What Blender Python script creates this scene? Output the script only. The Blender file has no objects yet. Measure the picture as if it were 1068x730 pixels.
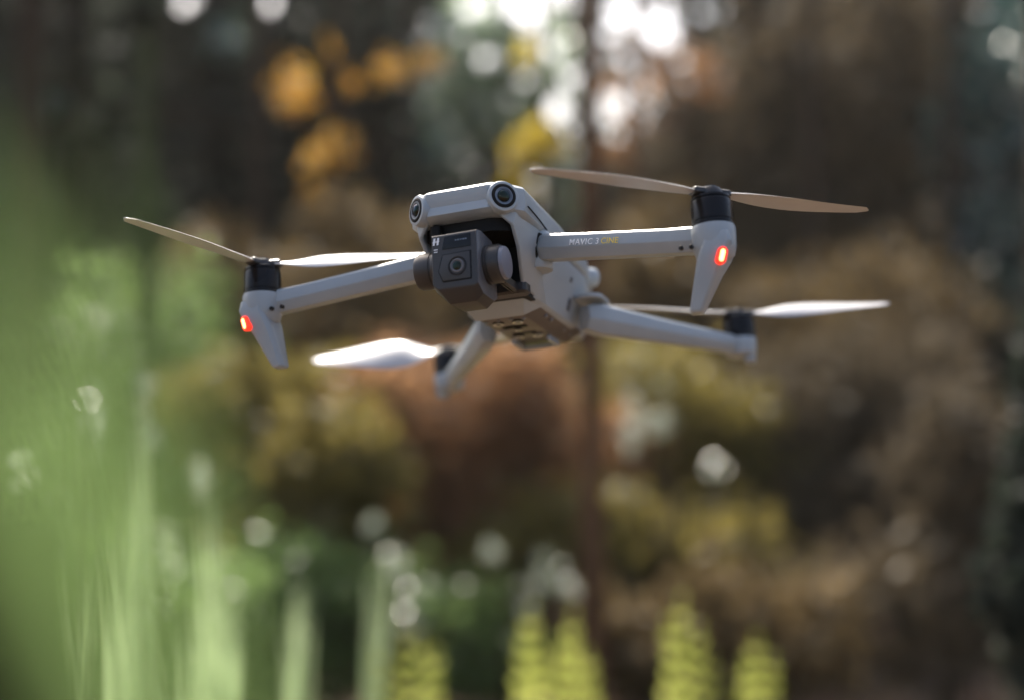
import bpy, bmesh, math, random
import numpy as np
from mathutils import Vector, Matrix

R = math.radians
S = bpy.context.scene
COL = S.collection

# ------------------------------------------------------------------ camera
CAM_H = 1.5
FPX = 1293.6                      # focal length in pixels of a 1068 px wide frame
cam_d = bpy.data.cameras.new("camera")
cam = bpy.data.objects.new("camera", cam_d)
COL.objects.link(cam)
cam.location = (0, 0, CAM_H)
cam.rotation_euler = (R(90), 0, 0)
cam_d.sensor_width = 36
cam_d.lens = FPX / 1068 * 36
cam_d.clip_start = 0.01
cam_d.clip_end = 500
cam_d.dof.use_dof = True
cam_d.dof.focus_distance = 0.775
cam_d.dof.aperture_fstop = 1.95
cam_d.dof.aperture_blades = 0
S.camera = cam

# ------------------------------------------------------------------ light
SUN_EL, SUN_AZ = R(50), R(-16)     # the sun stands beyond the drone, a little to the left
world = bpy.data.worlds.new("World")
S.world = world
world.use_nodes = True
nt = world.node_tree
bg = nt.nodes["Background"]
sky = nt.nodes.new("ShaderNodeTexSky")
sky.sky_type = 'NISHITA'
sky.sun_disc = False
sky.sun_elevation = SUN_EL
sky.sun_rotation = SUN_AZ
sky.dust_density = 6.0
nt.links.new(sky.outputs[0], bg.inputs[0])
bg.inputs[1].default_value = 0.11

sun_d = bpy.data.lights.new("sun", 'SUN')
sun_d.energy = 4.0
sun_d.angle = R(0.5)
sun_d.color = (1.0, 0.93, 0.82)
sun = bpy.data.objects.new("sun", sun_d)
COL.objects.link(sun)
sd = Vector((math.sin(SUN_AZ) * math.cos(SUN_EL), math.cos(SUN_AZ) * math.cos(SUN_EL), math.sin(SUN_EL)))
sun.rotation_euler = (-sd).to_track_quat('-Z', 'Y').to_euler()

S.view_settings.view_transform = 'Standard'
S.view_settings.look = 'None'
S.view_settings.gamma = 1.0
S.view_settings.use_curve_mapping = False
S.view_settings.exposure = 1.55
S.cycles.use_denoising = True
S.cycles.max_bounces = 6
S.cycles.transparent_max_bounces = 8
S.cycles.use_adaptive_sampling = False

# ------------------------------------------------------------------ materials
def mat(name):
    m = bpy.data.materials.new(name)
    m.use_nodes = True
    return m, m.node_tree, m.node_tree.nodes["Principled BSDF"]

def plastic(name, col, rough=0.45, metal=0.0, bump=0.06, scale=2500, spec=0.5, var=0.08):
    m, t, b = mat(name)
    tc = t.nodes.new("ShaderNodeTexCoord")
    n = t.nodes.new("ShaderNodeTexNoise"); n.inputs["Scale"].default_value = 60
    n.inputs["Detail"].default_value = 6
    t.links.new(tc.outputs["Object"], n.inputs["Vector"])
    mix = t.nodes.new("ShaderNodeMix"); mix.data_type = 'RGBA'
    mix.inputs[6].default_value = (*[c * (1 - var) for c in col], 1)
    mix.inputs[7].default_value = (*[min(1, c * (1 + var)) for c in col], 1)
    t.links.new(n.outputs[0], mix.inputs[0])
    t.links.new(mix.outputs[2], b.inputs["Base Color"])
    rr = t.nodes.new("ShaderNodeMapRange")
    rr.inputs[3].default_value = rough * 0.88; rr.inputs[4].default_value = min(1, rough * 1.12)
    t.links.new(n.outputs[0], rr.inputs[0])
    t.links.new(rr.outputs[0], b.inputs["Roughness"])
    b.inputs["Metallic"].default_value = metal
    b.inputs["Specular IOR Level"].default_value = spec
    if bump:
        n2 = t.nodes.new("ShaderNodeTexNoise"); n2.inputs["Scale"].default_value = scale
        t.links.new(tc.outputs["Object"], n2.inputs["Vector"])
        bp = t.nodes.new("ShaderNodeBump"); bp.inputs["Strength"].default_value = bump
        bp.inputs["Distance"].default_value = 0.0002
        t.links.new(n2.outputs[0], bp.inputs["Height"])
        t.links.new(bp.outputs[0], b.inputs["Normal"])
    return m

def film(m, t):
    b = m.node_tree.nodes['Principled BSDF']
    if 'Thin Film Thickness' in b.inputs:
        b.inputs['Thin Film Thickness'].default_value = t; b.inputs['Thin Film IOR'].default_value = 1.38
    return m

def emit(name, col, strength):
    m, t, b = mat(name)
    b.inputs["Base Color"].default_value = (*col, 1)
    b.inputs["Emission Color"].default_value = (*col, 1)
    b.inputs["Emission Strength"].default_value = strength
    return m

def leaf_mat(name, c1, c2, c3=None, trans=0.45, gloss=0.12, rough=0.5):
    """leaf: diffuse + translucent + a little gloss; each leaf takes its own tint"""
    m = bpy.data.materials.new(name); m.use_nodes = True
    t = m.node_tree; t.nodes.clear()
    out = t.nodes.new("ShaderNodeOutputMaterial")
    geo = t.nodes.new("ShaderNodeNewGeometry")
    ramp = t.nodes.new("ShaderNodeValToRGB")
    ramp.color_ramp.elements[0].color = (*c1, 1)
    ramp.color_ramp.elements[1].color = (*c2, 1)
    if c3:
        e = ramp.color_ramp.elements.new(0.93); e.color = (*c2, 1)
        ramp.color_ramp.elements[-1].color = (*c3, 1)
    t.links.new(geo.outputs["Random Per Island"], ramp.inputs[0])
    d = t.nodes.new("ShaderNodeBsdfDiffuse"); tr = t.nodes.new("ShaderNodeBsdfTranslucent")
    g = t.nodes.new("ShaderNodeBsdfGlossy"); g.inputs["Roughness"].default_value = rough
    t.links.new(ramp.outputs[0], d.inputs[0]); t.links.new(ramp.outputs[0], tr.inputs[0])
    m1 = t.nodes.new("ShaderNodeMixShader"); m1.inputs[0].default_value = trans
    t.links.new(d.outputs[0], m1.inputs[1]); t.links.new(tr.outputs[0], m1.inputs[2])
    fr = t.nodes.new("ShaderNodeFresnel"); fr.inputs[0].default_value = 1.4
    mu = t.nodes.new("ShaderNodeMath"); mu.operation = 'MULTIPLY'; mu.inputs[1].default_value = gloss * 4
    t.links.new(fr.outputs[0], mu.inputs[0])
    cl = t.nodes.new("ShaderNodeMath"); cl.operation = 'MINIMUM'; cl.inputs[1].default_value = 0.8
    t.links.new(mu.outputs[0], cl.inputs[0])
    m2 = t.nodes.new("ShaderNodeMixShader")
    t.links.new(cl.outputs[0], m2.inputs[0])
    t.links.new(m1.outputs[0], m2.inputs[1]); t.links.new(g.outputs[0], m2.inputs[2])
    t.links.new(m2.outputs[0], out.inputs[0])
    return m

def bark_mat(name, c1, c2):
    m, t, b = mat(name)
    tc = t.nodes.new("ShaderNodeTexCoord"); mp = t.nodes.new("ShaderNodeMapping")
    mp.inputs["Scale"].default_value = (9, 9, 1.6)
    n = t.nodes.new("ShaderNodeTexNoise"); n.inputs["Scale"].default_value = 4; n.inputs["Detail"].default_value = 8
    t.links.new(tc.outputs["Object"], mp.inputs[0]); t.links.new(mp.outputs[0], n.inputs["Vector"])
    r = t.nodes.new("ShaderNodeValToRGB")
    r.color_ramp.elements[0].position = 0.35; r.color_ramp.elements[1].position = 0.7
    r.color_ramp.elements[0].color = (*c1, 1); r.color_ramp.elements[1].color = (*c2, 1)
    t.links.new(n.outputs[0], r.inputs[0]); t.links.new(r.outputs[0], b.inputs["Base Color"])
    b.inputs["Roughness"].default_value = 0.95; b.inputs["Specular IOR Level"].default_value = 0.08
    bp = t.nodes.new("ShaderNodeBump"); bp.inputs["Strength"].default_value = 0.8; bp.inputs["Distance"].default_value = 0.02
    t.links.new(n.outputs[0], bp.inputs["Height"]); t.links.new(bp.outputs[0], b.inputs["Normal"])
    return m

M = {}
M['shell'] = plastic("grey_shell", (0.305, 0.34, 0.365), 0.36, bump=.25, scale=1500, var=.09)
M['arm'] = plastic("grey_arm", (0.28, 0.312, 0.335), 0.34, bump=.25, scale=1500, var=.09)
M['dark'] = plastic("gimbal_grey", (0.024, 0.021, 0.020), 0.42)
M['mid'] = plastic("gimbal_side_grey", (0.085, 0.085, 0.095), 0.4)
M['cap'] = plastic("gimbal_cap", (0.16, 0.165, 0.20), 0.42)
M['black'] = plastic("black_recess", (0.005, 0.0045, 0.004), 0.6, spec=0.2)
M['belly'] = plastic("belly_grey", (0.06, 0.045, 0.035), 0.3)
M['motor'] = plastic("motor_black", (0.007, 0.006, 0.006), 0.28, metal=0.0, bump=0, spec=0.22)
M['alloy'] = plastic("motor_ring", (0.20, 0.20, 0.21), 0.28, metal=0.9, bump=0)
M['glass'] = plastic("lens_glass", (0.003, 0.003, 0.004), 0.18, bump=0, spec=0.3)
M['coated'] = film(plastic("coated_lens", (0.004, 0.004, 0.006), 0.12, bump=0, spec=0.4), 420)
M['chrome'] = plastic("lens_rim", (0.22, 0.23, 0.25), 0.3, metal=0.7, bump=0)
M['blade'] = plastic("blade_sheen_grey", (0.4, 0.4, 0.41), 0.3, bump=0.02)  # lighter than the dark blades: bright sky sheen put into the colour
M['white'] = plastic("print_white", (0.75, 0.75, 0.76), 0.5, bump=0)
M['yellow'] = plastic("print_yellow", (0.75, 0.55, 0.08), 0.5, bump=0)
M['rim_glint'] = plastic("glint_rim", (0.72, 0.68, 0.60), 0.2, metal=0.3, bump=0)  # glints on the belly sensors, put into a whitish rim colour
M['red'] = emit("led_red", (1.0, 0.03, 0.012), 0.6)
M['core'] = emit("led_core", (1.0, 0.38, 0.12), 2.6)

# ------------------------------------------------------------------ mesh helpers (drone in millimetres)
MM = 0.001
class MB:
    def __init__(s): s.v, s.f, s.m = [], [], []
    def add(s, verts, faces, mi=0, mx=None):
        o = len(s.v)
        for p in verts:
            p = Vector(p)
            if mx is not None: p = mx @ p
            s.v.append(p)
        for f in faces:
            s.f.append([i + o for i in f]); s.m.append(mi)
    def loft(s, rings, mi=0, mx=None, cap=True):
        n = len(rings[0]); vs = [p for r in rings for p in r]; fs = []
        for a in range(len(rings) - 1):
            for i in range(n):
                j = (i + 1) % n
                fs.append([a * n + i, a * n + j, (a + 1) * n + j, (a + 1) * n + i])
        if cap:
            fs.append(list(range(n))[::-1]); fs.append([(len(rings) - 1) * n + i for i in range(n)])
        s.add(vs, fs, mi, mx)
    def lathe(s, prof, mi=0, mx=None, seg=40):
        """prof: (radius, z) along local z"""
        rings = [[(max(r, .01) * math.cos(2 * math.pi * k / seg), max(r, .01) * math.sin(2 * math.pi * k / seg), z)
                  for k in range(seg)] for r, z in prof]
        s.loft(rings, mi, mx)
    def box(s, c, d, mi=0, mx=None, ch=0.0):
        x, y, z = d[0] / 2, d[1] / 2, d[2] / 2
        if ch <= 0:
            vs = [(c[0] + a * x, c[1] + b * y, c[2] + e * z) for a in (-1, 1) for b in (-1, 1) for e in (-1, 1)]
            s.add(vs, [(0, 1, 3, 2), (4, 6, 7, 5), (0, 4, 5, 1), (2, 3, 7, 6), (0, 2, 6, 4), (1, 5, 7, 3)], mi, mx)
            return
        def ring(hx, hy, zz):
            return [(c[0] + px, c[1] + py, c[2] + zz) for px, py in rrect(hx, hy, ch)]
        s.loft([ring(x - ch * .6, y - ch * .6, -z), ring(x, y, -z + ch * .6), ring(x, y, z - ch * .6), ring(x - ch * .6, y - ch * .6, z)], mi, mx)
    def prism(s, poly, axis, a, b, mi=0, mx=None):
        """polygon in the plane normal to axis, between a and b"""
        def P(p, t):
            return {0: (t, p[0], p[1]), 1: (p[0], t, p[1]), 2: (p[0], p[1], t)}[axis]
        s.loft([[P(p, a) for p in poly], [P(p, b) for p in poly]], mi, mx)
    def build(s, name, mats, parent=None, bevel=0.0, smooth=35, scale=MM, seg=2):
        me = bpy.data.meshes.new(name)
        me.from_pydata([tuple(Vector(p) * scale) for p in s.v], [], s.f)
        mats = mats if isinstance(mats, (list, tuple)) else [mats]
        for q in mats: me.materials.append(q)
        for p, i in zip(me.polygons, s.m): p.material_index = i
        bm = bmesh.new(); bm.from_mesh(me)
        bmesh.ops.recalc_face_normals(bm, faces=bm.faces)
        if bevel > 0:
            bmesh.ops.remove_doubles(bm, verts=bm.verts, dist=0.02 * scale)
            ed = [e for e in bm.edges if len(e.link_faces) == 2 and e.calc_face_angle(0) > R(22)]
            bmesh.ops.bevel(bm, geom=ed, offset=bevel * scale, offset_type='OFFSET', segments=seg, profile=0.6,
                            affect='EDGES', clamp_overlap=True)
        bm.to_mesh(me); bm.free()
        for p in me.polygons: p.use_smooth = True
        me.set_sharp_from_angle(angle=R(smooth))
        o = bpy.data.objects.new(name, me)
        COL.objects.link(o)
        if parent: o.parent = parent
        return o

def rrect(hx, hy, r, k=4):
    pts = []
    for cx, cy, a0 in ((hx - r, hy - r, 0), (-hx + r, hy - r, 90), (-hx + r, -hy + r, 180), (hx - r, -hy + r, 270)):
        for i in range(k + 1):
            a = R(a0 + 90 * i / k)
            pts.append((cx + r * math.cos(a), cy + r * math.sin(a)))
    return pts

def frame(origin, zdir, xhint=(1, 0, 0)):
    z = Vector(zdir).normalized(); x = Vector(xhint); x = (x - z * x.dot(z)).normalized(); y = z.cross(x)
    m = Matrix((x, y, z)).transposed().to_4x4(); m.translation = Vector(origin)
    return m

def text_mesh(name, body, size, material, parent, mx, extrude=0.08, shear=0.0, spacing=1.0, offset=0.0):
    cu = bpy.data.curves.new(name + "_curve", 'FONT')
    cu.body = body; cu.size = size; cu.extrude = extrude; cu.shear = shear; cu.space_character = spacing
    cu.offset = offset
    cu.resolution_u = 4
    tmp = bpy.data.objects.new(name + "_tmp", cu)
    COL.objects.link(tmp)
    bpy.context.view_layer.update()
    me = bpy.data.meshes.new_from_object(tmp.evaluated_get(bpy.context.evaluated_depsgraph_get()))
    bpy.data.objects.remove(tmp); bpy.data.curves.remove(cu)
    me.name = name
    w = max(v.co.x for v in me.vertices) if me.vertices else 0
    me.transform(Matrix.Scale(MM, 4) @ mx)
    me.materials.clear(); me.materials.append(material)
    o = bpy.data.objects.new(name, me); COL.objects.link(o); o.parent = parent
    return o, w

def tag(o, label=None, cat=None, group=None, kind=None):
    if label: o["label"] = label
    if cat: o["category"] = cat
    if group: o["group"] = group
    if kind: o["kind"] = kind
    return o

def empty(name, loc=(0, 0, 0)):
    o = bpy.data.objects.new(name, None); COL.objects.link(o); o.location = loc
    o.empty_display_size = 0.05
    return o

# ------------------------------------------------------------------ world placement: pixel of the photograph + distance
def at(px, py, d):
    return Vector(((px - 534) / FPX * d, d, CAM_H - (py - 365) / FPX * d))

# ------------------------------------------------------------------ forest helpers (metres)
def mesh_np(name, verts, faces, m, parent=None, smooth=False):
    me = bpy.data.meshes.new(name)
    n, k = faces.shape
    me.vertices.add(len(verts)); me.vertices.foreach_set("co", np.asarray(verts, np.float32).ravel())
    me.loops.add(n * k); me.loops.foreach_set("vertex_index", faces.astype(np.int32).ravel())
    me.polygons.add(n)
    me.polygons.foreach_set("loop_start", np.arange(0, n * k, k, dtype=np.int32))
    me.polygons.foreach_set("loop_total", np.full(n, k, np.int32))
    me.update(calc_edges=True)
    if smooth: me.polygons.foreach_set("use_smooth", np.ones(n, bool))
    me.materials.append(m)
    o = bpy.data.objects.new(name, me); COL.objects.link(o)
    if parent: o.parent = parent
    return o

GAPS = []     # openings through which the bright sky shows between the crowns: (centre direction, half angle)
def gap(px, py, rpx): GAPS.append((np.array([(px - 534) / FPX, 1.0, -(py - 365) / FPX]), rpx / FPX))

def thin(c):
    """drop leaves that would close one of the openings in the canopy"""
    if not len(GAPS): return np.ones(len(c), bool)
    d = (c - np.array([0, 0, CAM_H])); d = d / np.maximum(d[:, 1:2], .1)
    keep = np.ones(len(c), bool)
    for g, r in GAPS:
        keep &= np.hypot(d[:, 0] - g[0], d[:, 2] - g[2]) > r
    return keep

def leaves(c, size, rng, droop=0.3, aspect=0.5, up=None, cut=True):
    """folded leaf blades (two quads along a midrib) at the points c"""
    c = np.asarray(c, float)
    if cut: c = c[thin(c)]
    n = len(c)
    d = rng.normal(size=(n, 3)); d[:, 2] -= droop * 1.5
    if up is not None: d = d * .35 + np.asarray(up)
    d /= np.linalg.norm(d, axis=1, keepdims=True)
    r = rng.normal(size=(n, 3)); r[:, 2] += 0.0
    w = np.cross(d, r); w /= np.linalg.norm(w, axis=1, keepdims=True) + 1e-9
    nn = np.cross(w, d)
    L = (size * rng.uniform(.6, 1.35, n))[:, None]; W = L * aspect * .5
    fold = nn * W * .35
    a = c - d * L * .5; b = c + d * L * .5
    m1 = c - d * L * .12
    v = np.stack([a, m1 + w * W + fold, c + d * L * .2 + w * W * .75 + fold, b, c + d * L * .2 - w * W * .75 + fold, m1 - w * W + fold], 1).reshape(-1, 3)
    base = (np.arange(n) * 6)[:, None]
    f = np.concatenate([base + np.array([[0, 1, 2, 3]]), base + np.array([[0, 3, 4, 5]])], 0)
    return v, f

def blob(rng, lumps):
    """points in uneven clumps: lumps = (centre, radii, count)"""
    out = []
    for c, r, n in lumps:
        k = max(2, n // 45)
        u = rng.normal(size=(k, 3)); u /= np.linalg.norm(u, axis=1, keepdims=True); u *= rng.uniform(.15, 1, (k, 1)) ** .5
        cc = np.asarray(c) + u * np.asarray(r)
        i = rng.integers(0, k, n)
        out.append(cc[i] + rng.normal(size=(n, 3)) * np.asarray(r) * .22)
    return np.concatenate(out)

def tube(pts, rad, seg=10):
    pts = np.asarray(pts, float); n = len(pts); v = []; f = []
    t = np.gradient(pts, axis=0); t /= np.linalg.norm(t, axis=1, keepdims=True) + 1e-9
    h = np.array([1.0, 0.1, 0]); 
    for i in range(n):
        hh = h if abs(t[i] @ h) < .9 else np.array([0, 1.0, 0])
        x = np.cross(t[i], hh); x /= np.linalg.norm(x); y = np.cross(t[i], x)
        for k in range(seg):
            a = 2 * math.pi * k / seg
            v.append(pts[i] + rad[i] * (x * math.cos(a) + y * math.sin(a)))
    for i in range(n - 1):
        for k in range(seg):
            j = (k + 1) % seg
            f.append([i * seg + k, i * seg + j, (i + 1) * seg + j, (i + 1) * seg + k])
    return np.array(v), np.array(f)

def merge(parts):
    vs, fs, o = [], [], 0
    for v, f in parts:
        vs.append(v); fs.append(f + o); o += len(v)
    return np.concatenate(vs), np.concatenate(fs)

def trunk_geo(base, top, r0, r1, rng, limbs=(), wob=.03, seg=12, n=14):
    base, top = np.array(base, float), np.array(top, float)
    H = np.linalg.norm(top - base)
    ph = rng.uniform(0, 6, 4); u = np.linspace(0, 1, n)
    p = base + (top - base) * u[:, None]
    p[:, 0] += wob * H * .2 * (np.sin(u * 4 + ph[0]) - np.sin(ph[0])); p[:, 1] += wob * H * .2 * (np.sin(u * 5 + ph[1]) - np.sin(ph[1]))
    rad = r0 + (r1 - r0) * u; rad[0] *= 1.6; rad[1] *= 1.1
    rad *= 1 + .06 * np.sin(u * 37 + ph[2])
    parts = [tube(p, rad, seg)]
    for q in limbs:
        q = np.array(q, float)
        zs = q[2] - np.linalg.norm(q[:2] - base[:2]) * .5
        k = int(np.clip(np.searchsorted(p[:, 2], zs), 1, n - 2)); st = p[k]
        tt = np.linspace(0, 1, 7)[:, None]
        lp = st + (q - st) * tt + np.array([0, 0, 1]) * (np.sin(tt * math.pi) * .12 * np.linalg.norm(q - st))
        parts.append(tube(lp, rad[k] * .5 * (1 - .8 * tt[:, 0]), 7))
    return merge(parts)

SEED = [100]
def rg(): SEED[0] += 1; return np.random.default_rng(SEED[0])

def tree(name, base, top, r0, r1, bark, label, cat="tree", lumps=(), leaf=None, size=.1, group=None, limbs=True, droop=.3, aspect=.5, wob=.03):
    rng = rg(); t = empty(name, base); tag(t, label, cat, group)
    base = np.array(base); loc = lambda v: np.asarray(v) - base
    lm = [l[0] for l in lumps][:7] if limbs else []
    v, f = trunk_geo(base, top, r0, r1, rng, lm, wob)
    mesh_np("trunk", loc(v), f, bark, t, smooth=True)
    if lumps:
        v, f = leaves(blob(rng, lumps), size, rng, droop, aspect)
        mesh_np("crown", loc(v), f, leaf, t)
    return t

def shrub(name, base, lumps, leaf, size, label, cat="shrub", group=None, stems=6, bark=None, droop=.1, aspect=.5):
    rng = rg(); t = empty(name, base); tag(t, label, cat, group); base = np.array(base)
    parts = []
    for l in lumps:
        for k in range(max(1, stems // len(lumps))):
            e = np.array(l[0]) + rng.normal(size=3) * np.array(l[1]) * .4
            b0 = base + np.append(rng.normal(size=2) * .06, 0)
            u = np.linspace(0, 1, 6)[:, None]
            parts.append(tube(b0 + (e - b0) * u + np.array([0, 0, 1]) * np.sin(u * math.pi) * .1, .012 * (1 - .7 * u[:, 0]), 6))
    v, f = merge(parts); mesh_np("stem", v - base, f, bark or M['bark'], t, smooth=True)
    v, f = leaves(blob(rng, lumps), size, rng, droop, aspect)
    mesh_np("foliage", v - base, f, leaf, t)
    return t

def strap(p0, p1, bend, w, rng, n=16, blunt=False):
    """one long upright leaf blade with a folded midrib, tapering to its tip"""
    p0, p1 = np.array(p0, float), np.array(p1, float); u = np.linspace(0, 1, n)
    p = p0 + (p1 - p0) * u[:, None] + np.array(bend) * (u ** 2)[:, None] - np.array(bend) * u[:, None] * 0
    side = np.array([math.cos(rng.uniform(-.6, .6)), rng.uniform(-.5, .5), 0]); side /= np.linalg.norm(side)
    ww = w * .5 * np.clip(np.minimum(.55 + u * 2, (1 - u) * 3.2), .02, 1)
    if blunt: ww = w * .5 * np.clip(np.minimum(.5 + u, (1 - u) * 9 + .25), .1, 1) * (1 + .25 * np.sin(u * 31 + rng.uniform(0, 6)))
    back = np.array([0, 1, 0])
    v = np.stack([p - side * ww[:, None] + back * ww[:, None] * .3, p, p + side * ww[:, None] + back * ww[:, None] * .3], 1).reshape(-1, 3)
    f = []
    for i in range(n - 1):
        for k in range(2): f.append([i * 3 + k, i * 3 + k + 1, i * 3 + 4 + k, i * 3 + 3 + k])
    return v, np.array(f)

def blade_plant(name, base, blades, leaf, label, cat="plant", group=None):
    """blades: (tip, bend, width)"""
    rng = rg(); t = empty(name, base); tag(t, label, cat, group); base = np.array(base, float)
    for tip, bend, w in blades:
        b0 = base + np.append(rng.normal(size=2) * .02, 0)
        v, f = strap(b0, tip, bend, w, rng)
        mesh_np("leaf_blade", v - base, f, leaf, t, smooth=True)
    return t

def frond_geo(p0, tip, bow, width, rng, n=15):
    """fern frond: a rachis with paired pinnae, broad below and tapering to the tip"""
    p0, tip = np.array(p0, float), np.array(tip, float); u = np.linspace(0, 1, n)
    p = p0 + (tip - p0) * u[:, None] + np.array(bow) * np.sin(u * math.pi)[:, None]
    parts = []
    v, f = tube(p, .004 * (1 - .75 * u) + .001, 5); parts.append((v, f))
    ax = (tip - p0) / np.linalg.norm(tip - p0)
    side = np.cross(ax, [rng.uniform(-.25, .25), 1, 0]); side /= np.linalg.norm(side); nor = np.cross(ax, side)
    for i in range(4, n):
        w = width * min(1, (u[i] - .1) * 4) * (1 - u[i]) ** .6 * rng.uniform(.75, 1.15) * .5 + .006
        for s in (-1, 1):
            d = side * s * .9 + ax * rng.uniform(.25, .6) + nor * rng.uniform(-.3, .2); d /= np.linalg.norm(d)
            hw = np.linalg.norm(tip - p0) / n * .25
            a = p[i]
            v = np.array([a - ax * hw * .6, a + d * w * .55 - ax * hw, a + d * w, a + d * w * .5 + ax * hw])
            parts.append((v, np.array([[0, 1, 2, 3]])))
    return merge(parts)

def fern(name, base, fronds, leaf, label, group=None):
    rng = rg(); t = empty(name, base); tag(t, label, "fern", group); base = np.array(base, float)
    for tip, bow, w in fronds:
        v, f = frond_geo(base, tip, bow, w, rng)
        mesh_np("frond", v - base, f, leaf, t)
    return t

# ------------------------------------------------------------------ forest materials
M['bark'] = bark_mat("bark_dark", (.018, .013, .010), (.07, .05, .036))
M['bark_brown'] = bark_mat("bark_brown", (.05, .028, .015), (.16, .09, .05))
M['bark_moss'] = bark_mat("bark_mossy", (.03, .045, .02), (.09, .10, .05))
M['bark_black'] = bark_mat("bark_wet", (.006, .005, .004), (.022, .017, .013))
L = {}
L['dark'] = leaf_mat("leaf_evergreen", (.016, .024, .019), (.05, .060, .045), gloss=.015)
L['teal'] = leaf_mat("leaf_bluegreen", (.025, .07, .065), (.07, .14, .12), gloss=.08)
L['green'] = leaf_mat("leaf_green", (.12, .19, .06), (.20, .29, .10), gloss=.03, trans=.6)
L['fresh'] = leaf_mat("leaf_fresh", (.38, .44, .08), (.60, .62, .18), gloss=.12, trans=.55)
L['olive'] = leaf_mat("leaf_olive", (.16, .135, .035), (.27, .22, .06), gloss=.02, trans=.55)
L['orange'] = leaf_mat("leaf_amber", (.42, .19, .025), (.62, .40, .05), gloss=.05, trans=.55)
L['yellow'] = leaf_mat("leaf_yellow", (.50, .38, .03), (.66, .52, .06), gloss=.05, trans=.55)
L['mid'] = leaf_mat("leaf_mid_brown", (.11, .08, .038), (.22, .155, .07), gloss=.02)
L['russet'] = leaf_mat("leaf_russet", (.26, .14, .07), (.38, .22, .11), gloss=.02, trans=.6)  # autumn leaf tone, brightened to carry the warm glow below the drone
L['brown'] = leaf_mat("leaf_dry_brown", (.08, .063, .042), (.145, .115, .072), gloss=.01, trans=.35)
L['pink'] = leaf_mat("leaf_pale_dry", (.16, .10, .075), (.36, .25, .19), gloss=.08, trans=.5)
L['pale'] = leaf_mat("leaf_pale_green", (.26, .36, .22), (.46, .56, .38), gloss=.15, trans=.6)
L['glint'] = leaf_mat("leaf_glint_pale", (.30, .36, .26), (.55, .60, .48), gloss=.2, rough=.45, trans=.55)  # pale leaf colour that stands for points of light
L['reed'] = leaf_mat("leaf_reed", (.34, .48, .22), (.60, .72, .42), gloss=.45, rough=.35, trans=.55)
L['near'] = leaf_mat("leaf_near", (.15, .24, .08), (.20, .30, .11), gloss=.05, trans=.55)

# ------------------------------------------------------------------ ground
g, t, bb = mat("leaf_litter")
tc = t.nodes.new("ShaderNodeTexCoord")
n1 = t.nodes.new("ShaderNodeTexNoise"); n1.inputs["Scale"].default_value = 9; n1.inputs["Detail"].default_value = 10
n2 = t.nodes.new("ShaderNodeTexVoronoi"); n2.inputs["Scale"].default_value = 14
t.links.new(tc.outputs["Object"], n1.inputs["Vector"]); t.links.new(tc.outputs["Object"], n2.inputs["Vector"])
rp_ = t.nodes.new("ShaderNodeValToRGB")
rp_.color_ramp.elements[0].position = .3; rp_.color_ramp.elements[1].position = .7
rp_.color_ramp.elements[0].color = (.04, .028, .016, 1); rp_.color_ramp.elements[1].color = (.17, .105, .06, 1)
t.links.new(n1.outputs[0], rp_.inputs[0])
mxn = t.nodes.new("ShaderNodeMix"); mxn.data_type = 'RGBA'; mxn.blend_type = 'MULTIPLY'; mxn.inputs[0].default_value = .35
t.links.new(rp_.outputs[0], mxn.inputs[6]); t.links.new(n2.outputs["Color"], mxn.inputs[7])
t.links.new(mxn.outputs[2], bb.inputs["Base Color"]); bb.inputs["Roughness"].default_value = .95
N = 90
gx = np.sign(np.linspace(-1, 1, N)) * np.abs(np.linspace(-1, 1, N)) ** 2.2 * 150
X, Y = np.meshgrid(gx, gx)
rng = np.random.default_rng(5)
Z = .06 * np.sin(X * .9 + 1) * np.cos(Y * .7) + .03 * np.sin(X * 2.1 + Y * 1.7)
Z = Z * np.clip(np.hypot(X, Y) / 4, .2, 1)
V = np.stack([X, Y, Z], -1).reshape(-1, 3)
idx = np.arange(N * N).reshape(N, N)
F = np.stack([idx[:-1, :-1], idx[:-1, 1:], idx[1:, 1:], idx[1:, :-1]], -1).reshape(-1, 4)
gr = mesh_np("forest_floor", V, F, g, smooth=True); gr["kind"] = "structure"

# ------------------------------------------------------------------ canopy openings (sky showing between the crowns)
for a in ((195, 2, 14.0), (284, 2, 12.0), (1060, 187, 8.0), (912, 243, 5.0), (494, 6, 11.5), (540, 0, 16.6), (574, 52, 11.5), (580, 112, 12.8), (560, 20, 11.5), (585, 165, 7.7), (520, 150, 5.1),
          (690, 30, 19.2), (660, 10, 14.1), (725, 12, 10.2), (640, 8, 9.0), (520, 105, 7.0), (548, 84, 7.7), (505, 60, 6.4), (652, 60, 7.7), (708, 66, 7.7), (750, 8, 5.1), (592, 80, 7.7), (1066, 160, 5.0), (455, 25, 3.8), (480, 35, 5.1), (600, 25, 6.4)):
    gap(*a)

# ------------------------------------------------------------------ far woods: one mass of foliage beyond the trees
def far_wood():
    rng = rg(); out = []
    for k in range(1350):
        x = rng.uniform(-19.5, 19.5); y = rng.uniform(15, 22); z = rng.uniform(-.2, 9.5)
        c = np.array([x, y, z]); px = 534 + x / y * FPX; py = 365 - (z - CAM_H) / y * FPX
        n = 150
        if 470 < px < 760 and py < 150: n = 20 if px < 720 else 45
        out.append(c + rng.normal(size=(n, 3)) * np.array([.55, .5, .45]))
    p = np.concatenate(out)
    v, f = leaves(p, .30, rng, .3, .65)
    return v, f
v, f = far_wood()
L['far'] = leaf_mat("leaf_far", (.018, .026, .021), (.055, .068, .052), gloss=.04)
tag(mesh_np("far_woods", v, f, L['far']), "dense brownish wood closing the view behind the trees", "woods", kind="stuff")

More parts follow.
